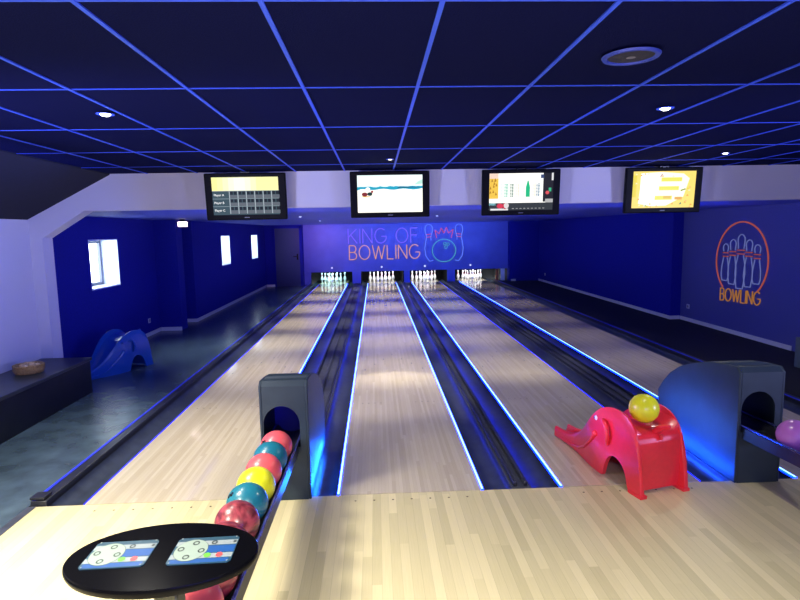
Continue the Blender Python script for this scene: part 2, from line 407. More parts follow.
for i in range(4):
    for r, (rn, xs) in enumerate(rows):
        for k, x in enumerate(xs):
            y = 17.72+r*.264
            side = '' if len(xs) == 1 else {2: ['left', 'right'], 3: ['left', 'centre', 'right'], 4: ['far left', 'centre-left', 'centre-right', 'far right']}[len(xs)][k]+' in '
            lab = 'white bowling pin, %s%s of the rack on the %s lane' % (side, 'the '+rn if side else rn, PW[i])
            o = pin0 if first else dup(pin0)
            first = False
            o.location = (PC[i]+x*.3048, y, 0); o['label'] = lab; o['group'] = 'pins on the %s lane' % PW[i]

# ------------------------------------------------------------------ ball returns
def hood(name, x0, x1, lab):
    w = x1-x0; t = thing('ball_return', lab, 'ball return', ((x0+x1)/2, .5, 0)); O = t.location
    prof = [(-.05, .002), (-.05, .86), (-.01, .895), (.10, .89), (.33, .86), (.6, .785), (.78, .71), (.93, .62), (1.05, .51), (1.14, .40), (1.10, .04), (1.08, .002)]
    th = .02
    # side panels
    for xx in (x0, x1-th): MB().prism(prof, 'x', xx, xx+th).build('side_panel', M_hood, t, O, bevel=.006)
    # top shell following the profile (from the front edge over to the back)
    top = prof[2:]; m = MB()
    inn = [(p[0]-.0, p[1]-.02) for p in top]
    poly = []
    for (a, b) in zip(top, top[1:]):
        ay, az = a; by, bz = b
        m.add([(x, y, z) for x in (x0+th, x1-th) for (y, z) in ((ay, az), (by, bz), (by-.012, max(bz-.018, .002)), (ay-.012, max(az-.018, .002)))],
              [(0, 1, 2, 3), (4, 7, 6, 5), (0, 4, 5, 1), (3, 2, 6, 7), (0, 3, 7, 4), (1, 5, 6, 2)])
    m.add([(x0+th, -.05, .86), (x1-th, -.05, .86), (x1-th, -.01, .895), (x0+th, -.01, .895)], [(0, 1, 2, 3)])
    m.build('top_shell', M_hood, t, O)
    # front panel with an arched opening
    ox = (x0+x1)/2-.02; oa, ob = ox-.13, ox+.13
    y0, y1 = -.05, -.03; zt = .58
    archp = arc(ox, zt, .13, .135, 180, 0, 16)
    m = MB(); m.box(x0+th, oa, y0, y1, .002, .86); m.box(ob, x1-th, y0, y1, .002, .86); m.box(oa, ob, y0, y1, .002, .40)
    for (a, b) in zip(archp, archp[1:]):
        m.add([(p[0], y, p[1]) for y in (y0, y1) for p in (a, b, (b[0], .86), (a[0], .86))], [(0, 3, 2, 1), (4, 5, 6, 7), (0, 1, 5, 4), (2, 3, 7, 6)])
    m.build('front_panel', M_hood, t, O)
    m = MB(); m.box(x0+th, x1-th, .42, .44, .05, .8); m.build('inner_baffle', mat('hood_baffle', (.03, .03, .45), .5), t, O)
    # trough with two rails, running out over the approach
    yb = -2.20; cx = ox; pts = []; r = .12; n = 12
    topc = [(cx-r*math.cos(PI*i/n), .545-.118*math.sin(PI*i/n)) for i in range(n+1)]
    topc = [p for p in topc if p[1] < .50]
    outerc = [(topc[-1][0]+.008, topc[-1][1]), (topc[-1][0]+.008, .40), (cx+.06, .385), (cx-.06, .385), (topc[0][0]-.008, .40), (topc[0][0]-.008, topc[0][1])]
    def tilt(mb): mb.v = [(x, y, z-.036*(y+1.4)) if z > .25 else (x, y, z) for x, y, z in mb.v]; return mb
    tilt(MB().prism(topc+outerc, 'y', yb, .4, sm=False)).build('ball_trough', M_dark, t, O)
    for sx in (topc[0][0]-.012, topc[-1][0]+.012):
        m = MB(); m.tube([(sx, yb, .502), (sx, .35, .502)], .008, 8); tilt(m).build('guide_rail', mat('rail_blue_chrome', (.10, .12, .45), .25, metal=.6), t, O)
    m = MB(); m.box(cx-.13, cx+.13, yb-.02, yb, .385, .60); tilt(m).build('end_stop', M_dark, t, O, bevel=.006)
    m = MB(); m.box(cx-.04, cx+.04, yb+.25, yb+.33, .02, .384); m.box(cx-.14, cx+.14, yb+.15, yb+.43, .001, .02); tilt(m).build('support_post', M_dark, t, O, bevel=.004)
    return cx
cxl = hood('ball_return', -1.085, -.735, 'ball return left of the middle lane, a row of coloured balls in its trough')
cxr = hood('ball_return', 2.46, 2.81, 'dark ball return with a blue-lit rounded hood, right of the red elephant slide')

# ------------------------------------------------------------------ balls
def ballmat(name, c, c2=None, sc=3):
    m, nt, b = nodes_of(name); b.inputs['Roughness'].default_value = .3; b.inputs['Coat Weight'].default_value = .15
    tc = nt.nodes.new('ShaderNodeTexCoord'); n = nt.nodes.new('ShaderNodeTexNoise'); n.inputs['Scale'].default_value = 7 if not c2 else 6
    n.inputs['Distortion'].default_value = 3 if c2 else .5; n.inputs['Detail'].default_value = 3
    nt.links.new(tc.outputs['Object'], n.inputs['Vector']); r = nt.nodes.new('ShaderNodeValToRGB')
    c2 = c2 or tuple(x*.88 for x in c); r.color_ramp.elements[0].position = .38; r.color_ramp.elements[1].position = .62
    r.color_ramp.elements[0].color = (*c2, 1); r.color_ramp.elements[1].color = (*c, 1)
    nt.links.new(n.outputs['Fac'], r.inputs['Fac']); nt.links.new(r.outputs['Color'], b.inputs['Base Color']); return m
B_pink = ballmat('ball_pink', (.80, .11, .13)); B_teal = ballmat('ball_teal', (.012, .16, .24)); B_yel = ballmat('ball_yellow', (.78, .80, .02))
B_mar = ballmat('ball_maroon_swirl', (.36, .06, .08), (.10, .012, .02)); B_red = ballmat('ball_red_swirl', (.62, .06, .09), (.35, .03, .05)); B_lil = ballmat('ball_lilac', (.50, .16, .58))
RB = .1085
def ball(loc, m, lab, rot, group=None):
    t = thing('bowling_ball', lab, 'bowling ball', (loc[0], loc[1], loc[2]-RB), 0, group); O = (0, 0, -RB)
    o = MB().sphere((0, 0, 0), RB, 40).build('ball_shell', m, t, (0, 0, 0)); o.location = (0, 0, RB)
    # three finger holes: dark cups set in the shell
    Rm = Matrix.Rotation(rot[0], 3, 'X') @ Matrix.Rotation(rot[1], 3, 'Y')
    for (ax, ay) in ((.0, .16), (.22, .19), (.1, -.32)):
        d = Rm @ Vector((math.sin(ax), math.sin(ay), 1)).normalized()
        q = d.to_track_quat('Z', 'Y').to_matrix(); c = d*(RB-.0012)
        mm = MB(); mm.lathe([(.0, .0008), (.0115, .0010), (.0125, .0006), (.0125, -.002)], n=14)
        mm.v = [tuple(q @ Vector(v)+c) for v in mm.v]
        h = mm.build('finger_hole', M_black, t, (0, 0, 0)); h.location = (0, 0, RB)
    return t
ys = [-.285-.218*k for k in range(9)]
zb = .545
bl = [(B_pink, 'pink bowling ball topmost in the trough, at the hood opening', (1.0, -.9)), (B_teal, 'teal bowling ball second from the hood, between two pink balls', (2.9, .2)),
      (B_pink, 'plain pink bowling ball between a teal and the yellow ball in the trough', (2.8, .3)), (B_yel, 'bright yellow bowling ball in the trough of the left ball return', (3, 0)),
      (B_teal, 'teal bowling ball in the trough between the yellow and maroon balls', (.75, -.9)), (B_mar, 'dark maroon swirled bowling ball just above the oval console', (3, .2)),
      (B_mar, 'maroon bowling ball in the trough, mostly hidden behind the oval console', (3, .4)), (B_red, 'red swirled bowling ball peeking out below the oval console', (2.9, 0)),
      (B_pink, 'coral pink bowling ball at the lower end of the trough under the console', (2.9, 0))]
for y, (m, lab, rot) in zip(ys, bl): ball((cxl, y, zb-.036*(y+1.4)), m, lab, rot, 'balls in the left trough')
ball((cxr, -.42, zb-.035), B_lil, 'lilac bowling ball at the right picture edge in the right trough', (1, .5))

# ------------------------------------------------------------------ elephant slides
def interp(tab, s):
    if s <= tab[0][0]: return tab[0][1]
    for (a, x), (b, y) in zip(tab, tab[1:]):
        if s <= b: return x+(y-x)*(s-a)/(b-a)
    return tab[-1][1]
def smooth(tab, n=3):
    p = list(tab)
    for _ in range(n):
        q = [p[0]]
        for a, b in zip(p, p[1:]): q += [(a[0]*.75+b[0]*.25, a[1]*.75+b[1]*.25), (a[0]*.25+b[0]*.75, a[1]*.25+b[1]*.75)]
        q.append(p[-1]); p = q
    return p
TOP = smooth([(0, .02), (.012, .13), (.03, .26), (.06, .41), (.11, .50), (.19, .56), (.29, .58), (.40, .57), (.50, .53), (.61, .45), (.71, .35), (.81, .245), (.92, .165), (1.03, .125), (1.16, .10), (1.30, .10)])
BOT = smooth([(0, .0), (.12, .0), (.14, .002), (.17, .12), (.22, .185), (.30, .215), (.37, .185), (.415, .11), (.44, .002), (.46, 0), (.60, 0), (.8, .0), (.95, .006), (1.08, .008), (1.30, .010)], 2)
HW = smooth([(0, .215), (.35, .212), (.50, .205), (.65, .18), (.8, .14), (.95, .11), (1.1, .092), (1.30, .085)])
CH = smooth([(.062, .385), (.08, .43), (.14, .475), (.20, .49), (.30, .49), (.42, .46), (.55, .38), (.70, .235), (.82, .13), (.95, .075), (1.10, .056), (1.30, .050)])
def elephant(loc, rz, m, lab, eye):
    t = thing('elephant_ball_slide', lab, 'elephant slide', loc, rz); O = (0, 0, 0)
    ss = [i*.006 for i in range(12)]+[.075+i*.0125 for i in range(99)]; ss = [s for s in ss if s <= 1.295]+[1.30]; R = 10; th = .034
    mb = MB()
    for sg in (-1, 1):
        def P(s, z, off): return (sg*(interp(HW, s)-off), s, z)
        out = []; inn = []
        for s in ss:
            b = interp(BOT, s); tp = max(interp(TOP, s), b+.015)
            for k in range(R+1):
                q = k/R; z = b+(tp-b)*q
                rnd = .012*(1-min(1, (tp-z)/.02))
                out.append(P(s, z, rnd)); inn.append(P(s, z, th-rnd*.6))
        n = len(ss); W = R+1; f = []
        for i in range(n-1):
            for k in range(R): f.append((i*W+k, (i+1)*W+k, (i+1)*W+k+1, i*W+k+1))
        N0 = n*W; v = out+inn
        f2 = [tuple(j+N0 for j in x[::-1]) for x in f]
        rim = []
        for i in range(n-1):
            rim.append((i*W, i*W+N0, (i+1)*W+N0, (i+1)*W)); rim.append((i*W+R, (i+1)*W+R, (i+1)*W+R+N0, i*W+R+N0))
        for k in range(R):
            rim.append((k, k+1, k+1+N0, k+N0)); i = (n-1)*W; rim.append((i+k, i+k+N0, i+k+1+N0, i+k+1))
        mb.add(v, f+f2+rim, 0, True)
        # foot pads
        for s0, s1 in ((-.006, .13), ):
            mb.box(min(sg*.22, sg*.165), max(sg*.22, sg*.165), s0, s1, 0, .022)
    # channel and rear panel between the side plates
    path = [(.075, .02), (.062, .10), (.058, .25), (.060, .37)]+[p for p in CH]
    W = 9; v = []; f = []
    for (s, z) in path:
        hw = interp(HW, s)-th*.7
        for k in range(W):
            u = -1+2*k/(W-1); dip = (.045*u**4-.022*(1-u*u) if z > .44 or s > .3 else .0)
            v.append((u*hw, s, z+dip))
    n = len(path); N0 = len(v); low = []
    for j, (s, z) in enumerate(path):
        hw = interp(HW, s)-th*.7
        for k in range(W):
            u = -1+2*k/(W-1)
            if s < .0801 and z < .4: low.append((u*hw, s+.03, z))
            else: low.append((u*hw, s-(.02 if s > .6 else 0), max(z-.055, interp(BOT, s)+.002) if s > .09 else z-.05+.0))
    v += low
    for i in range(n-1):
        for k in range(W-1):
            f.append((i*W+k, i*W+k+1, (i+1)*W+k+1, (i+1)*W+k)); f.append((N0+i*W+k, N0+(i+1)*W+k, N0+(i+1)*W+k+1, N0+i*W+k+1))
    for k in range(W-1): f.append((k, k+N0, k+1+N0, k+1)); i = (n-1)*W; f.append((i+k, i+k+1, i+k+1+N0, i+k+N0))
    mb.add(v, f, 0, True)
    # front apron under the trunk joining both sides
    mb.build('body', m, t, O)
    for sg in (-1, 1):
        def Q(s, z, o=.0): return (sg*(interp(HW, s)+o), s, z)
        # ear: flap bulging out of the side
        e = MB(); pts = [Q(.455, .44, .0), Q(.43, .455, .012), Q(.395, .445, .022), Q(.37, .41, .026), Q(.36, .36, .026), Q(.365, .31, .022), Q(.38, .27, .006)]
        e.tube([pts[i] for i in range(len(pts))], [.009, .015, .019, .020, .020, .017, .009], 10); e.build('ear', m, t, O)
        # trunk fold along the side, ending in a cheek
        fo = MB(); tp = [Q(1.28, .026, -.004), Q(1.10, .034, .0), Q(.95, .045, .002), Q(.85, .065, .002), Q(.75, .115, .004), Q(.67, .18, .006), Q(.60, .245, .008), Q(.555, .30, .012)]
        fo.tube(tp, [.006, .009, .011, .012, .012, .012, .013, .018], 8); fo.sphere(Q(.55, .305, .006), .026, 14); fo.build('cheek_fold', m, t, O)
        ey = MB(); ey.sphere(Q(.545, .435, -.004), .021, 16, 0, (.8, 1, 1)); ey.sphere(Q(.552, .435, .010), .009, 12, 1, (.5, 1, 1)); ey.build('eye', [M_pin if eye else m, mat('eye_blue', (.02, .05, .3), .3)], t, O)
    ta = MB(); ta.tube([(0, .12, .44), (0, .07, .485), (0, .03, .505), (0, -.01, .52)], [.026, .024, .020, .015], 10); ta.sphere((0, -.01, .521), .016, 12)
    ta.tube([(0, .055, .40), (0, .058, .44)], .014, 8); ta.build('tail', m, t, O)
    return t
A = (1.64, -.25); th_e = math.atan2(.26, .965)
cx = A[0]+.215*math.cos(th_e); cy = A[1]+.215*math.sin(th_e)
elephant((cx, cy, 0.001), th_e, M_red, 'red plastic elephant ball slide at the foul line, yellow ball on its back', True)
dx, dy = -math.sin(th_e), math.cos(th_e)
ball((cx+dx*.215-.02, cy+dy*.215, .592), B_yel, 'yellow bowling ball resting on the back of the red elephant slide', (3, .4))
elephant((-3.87, 4.655, 0.001), math.atan2(.35, -.94), M_bluep, 'blue plastic elephant ball slide on the grey floor beside the black bench', False)

# ------------------------------------------------------------------ oval console
t = thing('bowling_console', 'black oval scoring console on a steel post in front of the ball trough', 'console', (-.86, -2.42, 0)); O = t.location
ec = (-.915, -2.305); ea, eb = .297, .190; zt = .95
prof = [(1.0, -.028), (1.0, -.006), (.985, 0), (.0, 0)]
v = []; f = []; n = 72
for (q, z) in [(0, -.03), (.93, -.03), (.985, -.026), (1.0, -.016), (.996, -.004), (.985, 0), (0, 0)]:
    for k in range(n): a = 2*PI*k/n; v.append((ec[0]+ea*q*math.cos(a), ec[1]+eb*q*math.sin(a), zt+z))
for j in range(6):
    for k in range(n): f.append((j*n+k, j*n+(k+1) % n, (j+1)*n+(k+1) % n, (j+1)*n+k))
m = MB(); m.add(v, f, 0, True); m.build('console_top', M_gloss, t, O)
m = MB(); m.box(-.895, -.825, -2.45, -2.38, .02, .92); m.build('post', M_steel, t, O, bevel=.008)
m = MB(); m.lathe([(.17, .001), (.17, .012), (.16, .02)], (-.86, -2.415, 0), 32); m.build('base_plate', M_steel, t, O)
K = [mat('panel_teal', (.02, .06, .10), .3), mat('panel_white', (.24, .28, .30), .3), mat('panel_blue', (.012, .07, .26), .3), mat('panel_circle', (.25, .32, .28), .3),
     mat('panel_ring', (.03, .04, .04), .3), mat('panel_green', (.12, .5, .05), .3), mat('panel_redbtn', (.75, .07, .08), .3), mat('panel_grey', (.3, .34, .38), .3)]
def cpanel(cx, cy, rot):
    w, h = .232, .148; ca, sa = math.cos(rot), math.sin(rot); sh = .0
    def T(x, y, z): return (cx+.84*ca*x-sa*y+sh*y, cy+sa*x+ca*y, zt+z)
    m = MB()
    def rect(x0, x1, y0, y1, z, mi): m.quad([T(x0, y0, z), T(x1, y0, z), T(x1, y1, z), T(x0, y1, z)], mi)
    def disc(x, y, r, z, mi, n=28, ri=0):
        if ri: m.add([T(x+q*math.cos(2*PI*k/n), y+q*math.sin(2*PI*k/n), z) for q in (r, ri) for k in range(n)], [(k, (k+1) % n, (k+1) % n+n, k+n) for k in range(n)], mi)
        else: m.add([T(x+r*math.cos(2*PI*k/n), y+r*math.sin(2*PI*k/n), z) for k in range(n)], [tuple(range(n))], mi)
    c = .01; o = [(-w/2+c, -h/2), (w/2-c, -h/2), (w/2, -h/2+c), (w/2, h/2-c), (w/2-c, h/2), (-w/2+c, h/2), (-w/2, h/2-c), (-w/2, -h/2+c)]
    m.add([T(*p, .0002) for p in o]+[T(*p, .003) for p in o], [tuple(range(8, 16))]+[(i, (i+1) % 8, (i+1) % 8+8, i+8) for i in range(8)], 0)
    rect(-w/2+.002, w/2-.002, .026, .052, .0034, 1); rect(-w/2+.06, w/2-.002, -.018, .022, .0034, 2); rect(-w/2+.002, w/2-.002, -.047, -.022, .0034, 1)
    rect(-w/2+.01, w/2-.01, -.071, -.050, .0034, 2)
    disc(-.048, .0, .062, .0038, 4); disc(-.048, 0, .0605, .0042, 3, 40)
    for a in (80, 170, 262, 352): disc(-.048+.040*math.cos(math.radians(a)), .040*math.sin(math.radians(a)), .0125, .0046, 4, 20, .0075)
    disc(.028, .039, .011, .0046, 4, 20, .006)
    disc(.022, -.034, .0125, .005, 5); disc(.066, -.034, .0125, .005, 6)
    v, f = text_mesh('SERVICE', .011, lambda x, y: T(x+.055, y+.036, .0046)); m.add(v, f, 7)
    rect(.100, .110, .033, .046, .0046, 4)
    v, f = text_mesh('START', .009, lambda x, y: T(x+.083, y-.037, .0046)); m.add(v, f, 7)
    for sx in (-1, 1):
        for sy in (-1, 1): disc(sx*(w/2-.012), sy*(h/2-.006), .0032, .005, 1, 10)
    return m.build('control_panel', K, t, O, fix=False)
cpanel(-1.050, -2.302, 0.02); cpanel(-.790, -2.298, 0.02)

# ------------------------------------------------------------------ monitors
def tv(cx, lab, tilt, draw, rz=0):
    zc = 2.40; t = thing('monitor', lab, 'monitor', (cx, BY-.16, zc), rz, 'monitors hanging from the ceiling'); O = (0, 0, 0)
    t.rotation_euler = (math.radians(tilt), 0, rz)
    w, h = .965, .555
    MB().box(-w/2, w/2, -.025, .035, -h/2, h/2).build('housing', M_tv, t, O, bevel=.012)
    MB().box(-.06, .06, -.005, .03, h/2-.004, h/2+.0135).build('ceiling_mount', M_dark, t, O)
    MB().box(-.13, .13, .036, .150, -.04, .08).build('wall_bracket', M_dark, t, O)
    sw, shh = .79, .445; bot = -h/2+.075-.012
    m = MB(); mats = []
    def mi(c, s=1.0):
        k = emis('screen_%02x%02x%02x_%d' % (*[int(min(1, x)*255) for x in c], int(s*10)), c, s)
        if k not in mats: mats.append(k)
        return mats.index(k)
    def rect(u0, u1, v0, v1, c, lay=1, s=1.0):
        y = -.0255-.0004*lay; x = lambda u: -sw/2+sw*u; z = lambda v: bot+shh*v
        m.quad([(x(u0), y, z(v0)), (x(u1), y, z(v0)), (x(u1), y, z(v1)), (x(u0), y, z(v1))], mi(c, s))
    def poly(pts, c, lay=1, s=1.0):
        y = -.0255-.0004*lay; m.add([(-sw/2+sw*u, y, bot+shh*v) for u, v in pts], [tuple(range(len(pts)))], mi(c, s))
    def txt(s_, u, v, size, c, lay=3):
        y = -.0255-.0004*lay; vv, ff = text_mesh(s_, size, lambda a, b: (-sw/2+sw*u+a, y, bot+shh*v+b)); m.add(vv, ff, mi(c, 1.3))
    draw(rect, poly, txt)
    m.build('screen', mats, t, O, fix=False)
    m = MB(); m.box(-.03, .03, -.0275, -.025, -h/2+.025, -h/2+.035); m.build('logo', M_tvlogo, t, O)
def d1(rect, poly, txt):
    rect(0, 1, 0, 1, (.05, .09, .11), 0)
    rect(0, 1, .64, 1, (1, .97, .42), 1, 1.0)
    for k in range(12):
        q = math.exp(-((k-4.5)/3)**2); rect(k/12, (k+1)/12, .645, .99, (1, .96+.04*q, .30+.62*q if k < 8 else .45), 2, 1.05)
    for r in range(3):
        v = .03+.205*r
        rect(0, 1, v+.19, v+.202, (.35, .45, .5), 1, .8)
        for c in range(6):
            u = .25+.127*c
            rect(u, u+.012, v, v+.19, (.45, .52, .58), 2); rect(u+.012, u+.125, v, v+.09, (.13, .15, .18), 1)
            for q in (0, 1): rect(u+.018+.056*q, u+.058+.056*q, v+.10, v+.185, (.015, .02, .03), 2)
        txt('Player '+'CBA'[r], .02, v+.065, .036, (1, 1, 1))
def d2(rect, poly, txt):
    rect(0, 1, 0, .66, (1, .97, .86), 0, 1.3); rect(0, 1, .66, 1, (.85, .98, .97), 0, 1.2)
    random.seed(3); top = [(u/20, .68+.03*random.random()) for u in range(21)]; poly([(0, .60)]+[(u/20, .62+.015*math.sin(u)) for u in range(1, 20)]+[(1, .64)]+top[::-1], (.02, .42, .62), 1)
    poly([(.6, .64), (.98, .655), (.95, .68), (.65, .70)], (.01, .2, .35), 2)
    poly(arc(.16, .63, .035, .05, 0, 360, 14), (1, 1, 1), 3, 1.3)
    poly(arc(.11, .49, .045, .055, 0, 360, 14), (.25, .03, .03), 3); poly(arc(.19, .50, .04, .05, 0, 360, 14), (.02, .05, .04), 4); poly(arc(.225, .56, .02, .03, 0, 360, 12), (.35, .03, .04), 5)
    poly(arc(.13, .43, .07, .015, 0, 360, 14), (.9, .55, .15), 2)
    poly([(.88, .74), (1, .76), (1, .88), (.93, .82)], (.55, .92, .8), 2)
def d3(rect, poly, txt):
    rect(0, 1, 0, 1, (1, .99, .93), 0, 1.25); rect(0, .14, .32, 1, (.95, .62, .08), 1, 1.0); rect(0, .14, .86, 1, (1, .75, .6), 2)
    random.seed(5)
    for k in range(10): u = random.random()*.1; v = .36+random.random()*.45; poly([(u, v), (u+.03, v+.01), (u+.01, v+.09)], (.5, .22, .02), 3)
    rect(.0, .10, .14, .20, (.3, .7, .8), 1); rect(0, 1, 0, .2, (.05, .06, .07), 1, .8); rect(.02, .3, .0, .05, (.8, .8, .82), 2)
    for u, c in ((.18, (.75, .88, .95)), (.26, (.12, .6, .45)), (.35, (.05, .2, .15)), (.44, (1, .82, .7)), (.52, (.98, .85, .85)), (.60, (.02, .55, .25)), (.70, (1, .85, .7)), (.76, (.1, .25, .4))):
        for k in range(9 if u < .55 or u > .65 else 1):
            if .55 < u < .65: poly([(u-.03, .36), (u+.035, .36), (u+.035, .62), (u+.01, .80), (u-.005, .80), (u-.03, .62)], c, 2)
            else:
                for q in (0, 1): rect(u-.028+.03*q, u-.004+.03*q, .37+.04*k, .39+.04*k+(.008 if q else 0), c, 2)
    rect(.84, 1, .22, 1, (.02, .02, .03), 1); rect(.97, 1, .8, 1, (.8, .8, .8), 2); poly(arc(.91, .47, .03, .05, 0, 360, 12), (.8, .1, .12), 3); rect(.93, .97, .5, .6, (.05, .5, .25), 2); rect(.88, 1, .2, .3, (.5, .5, .5), 3)
    rect(.80, .85, .86, .96, (.05, .08, .2), 2)
    poly(arc(.17, .12, .05, .07, 0, 360, 14), (.75, .05, .1), 3); poly(arc(.27, .13, .04, .08, 0, 360, 14), (.8, .75, .75), 4); poly(arc(.25, .12, .045, .085, 0, 360, 14), (.6, .04, .07), 3)
    for k in range(9): rect(.36+.06*k, .39+.06*k, .04, .055, (.5, .5, .5), 3)
def d4(rect, poly, txt):
    rect(0, 1, 0, 1, (.98, .72, .16), 0, 1.15); poly([(.10, .12), (.14, .95), (.45, .98), (.80, .93), (.90, .8), (.82, .3), (.55, .06), (.3, .05)], (1, .97, .75), 1, 1.3)
    rect(.12, .36, .14, .94, (1, 1, .95), 2, 1.4)
    for (a, b, v) in ((.45, .78, .78), (.42, .74, .54), (.36, .64, .28)): rect(a, b, v-.06, v+.05, (.92, .88, .12), 3)
    rect(.5, .62, .25, .33, (.85, .6, .1), 4); rect(.68, .8, .22, .30, (.85, .45, .08), 4); rect(.0, .06, .3, .9, (.9, .75, .08), 2)
    poly([(.42, .84), (.45, .93), (.47, .93), (.44, .84)], (.55, .3, .4), 4); poly([(.78, .45), (.86, .5), (.84, .53), (.76, .48)], (.3, .4, .05), 4); poly([(.76, .08), (.78, .16), (.80, .1)], (.1, .3, .15), 4)
    poly(arc(.22, .06, .02, .03, 0, 360, 10), (.05, .5, .5), 4)
    random.seed(8)
    for k in range(50):
        u = random.random(); v = random.random()
        if .1 < u < .85 and .15 < v < .9: continue
        c = random.choice([(.9, .4, .05), (1, .95, .6), (.75, .7, .05), (.95, .55, .2)]); poly([(u*.95, v*.93), (u*.95+.04, v*.93+.01), (u*.95+.015, v*.93+.05)], c, 5)
tv(-1.765, 'black monitor showing a grid of scores under a yellow banner, leftmost of four', 5, d1)
tv(-.03, 'black monitor showing a pale beach picture with a blue sea line', 5, d2)
tv(1.58, 'black monitor showing a white menu with patterned columns and dark side bar', 5, d3)
tv(3.365, 'black monitor showing a bright orange and yellow picture, rightmost of four', 5, d4)

# ------------------------------------------------------------------ neon-style signs
GL = {'K': (.62, [[(0, 0), (0, 1)], [(.6, 1), (0, .42)], [(.18, .58), (.62, 0)]]), 'I': (.0, [[(0, 0), (0, 1)]]), 'N': (.66, [[(0, 0), (0, 1), (.66, 0), (.66, 1)]]),
      'G': (.80, [arc(.42, .5, .42, .5, 48, 338, 22)+[(.81, .46), (.48, .46)]]), 'O': (.84, [arc(.42, .5, .42, .5, 0, 360, 28)]), 'F': (.5, [[(0, 0), (0, 1), (.5, 1)], [(0, .52), (.44, .52)]]),
      'B': (.56, [[(0, 0), (0, 1), (.3, 1)]+arc(.3, .76, .22, .24, 90, -90, 10)+[(0, .52)], [(.3, .52)]+arc(.3, .26, .26, .26, 90, -90, 10)+[(0, 0)]]),
      'W': (.96, [[(0, 1), (.24, 0), (.48, .95), (.72, 0), (.96, 1)]]), 'L': (.48, [[(0, 1), (0, 0), (.48, 0)]]), ' ': (.3, [])}
def strokes(word, gap=.2):
    x = 0; out = []
    for ch in word:
        w, ps = GL[ch]
        for p in ps: out.append([(a+x, b) for a, b in p])
        x += w+gap
    return out, x-gap
def letters(word, mapf, r, gap, m_, t, O):
    W = strokes(word, gap)[1]; x = 0
    for ch in word:
        w, ps = GL[ch]; m = MB()
        for p in ps:
            closed = (len(p) > 20 and abs(p[0][0]-p[-1][0]) < 1e-6)
            if closed: p = p[:-1]
            m.tube([mapf((a+x)/W, b) for a, b in p], r, 6, closed)
        if ps: m.build('letter', m_, t, O)
        x += w+gap
N_pur = emis('sign_violet', (.24, .15, .95), 1); N_or = emis('sign_orange', (.72, .36, .20), 1); N_bl = emis('sign_pale_blue', (.16, .28, .95), 1); N_rd = emis('sign_red', (.62, .10, .18), 1)
N_gr = emis('sign_green', (.10, .48, .42), 1); N_org = emis('sign_ring_orange', (.62, .13, .10), .5); N_pale = emis('sign_pale_lilac', (.20, .24, .62), .55); N_am = emis('sign_amber', (.60, .24, .06), .5)
y = YE-.024
t = thing('wall_sign', 'glowing KING OF BOWLING lettering on the blue panel above the pin decks', 'sign', (.1, y, .9)); O = t.location
letters('KING OF', lambda u, v: (-1.25+2.64*u, y, 1.53+.55*v), .016, .21, N_pur, t, O)
letters('BOWLING', lambda u, v: (-1.22+2.68*u, y, .92+.53*v), .018, .2, N_or, t, O)
t = thing('wall_sign', 'crowned ball between two pins, glowing emblem right of the KING OF BOWLING lettering', 'sign', (2.4, y, .8)); O = t.location
cx_, cz = 2.40, 1.20
m = MB(); m.tube([(a, y, b) for a, b in arc(cx_, cz, .45, .43, 0, 360, 40)[:-1]], .013, 6, True); m.build('ball_outline', N_gr, t, O)
m = MB()
for (a, b, r) in ((2.43, 1.46, .05), (2.56, 1.44, .05), (2.47, 1.33, .055)): m.tube([(p, y, q) for p, q in arc(a, b, r, r, 0, 360, 14)[:-1]], .009, 6, True)
m.build('finger_hole_outline', N_gr, t, O)
m = MB(); m.tube([(2.12, y, 1.68), (2.06, y, 1.98), (2.22, y, 1.84), (2.30, y, 2.06), (2.40, y, 1.86), (2.50, y, 2.08), (2.58, y, 1.86), (2.76, y, 2.0), (2.68, y, 1.68)], .013, 6); m.build('crown_outline', N_rd, t, O)
for sg in (-1, 1):
    X = lambda d: cx_+sg*d
    m = MB(); pts = [(X(.56), .80), (X(.70), 1.0), (X(.74), 1.3), (X(.70), 1.55), (X(.66), 1.72), (X(.72), 1.95)]+[(X(.58+.14*math.cos(math.radians(a))), 2.05+.15*math.sin(math.radians(a))) for a in range(0, 181, 20)]+[(X(.44), 1.95), (X(.50), 1.74), (X(.50), 1.6)]
    m.tube([(a, y, b) for a, b in pts], .014, 6); m.tube([(X(.56), y, .80), (X(.42), y, .83)], .014, 6); m.build('pin_outline', N_bl, t, O)
    m = MB()
    for z in (1.72, 1.82): m.tube([(X(.48), y, z+.02), (X(.68), y, z-.01)], .013, 6)
    m.build('neck_band_outline', N_rd, t, O)
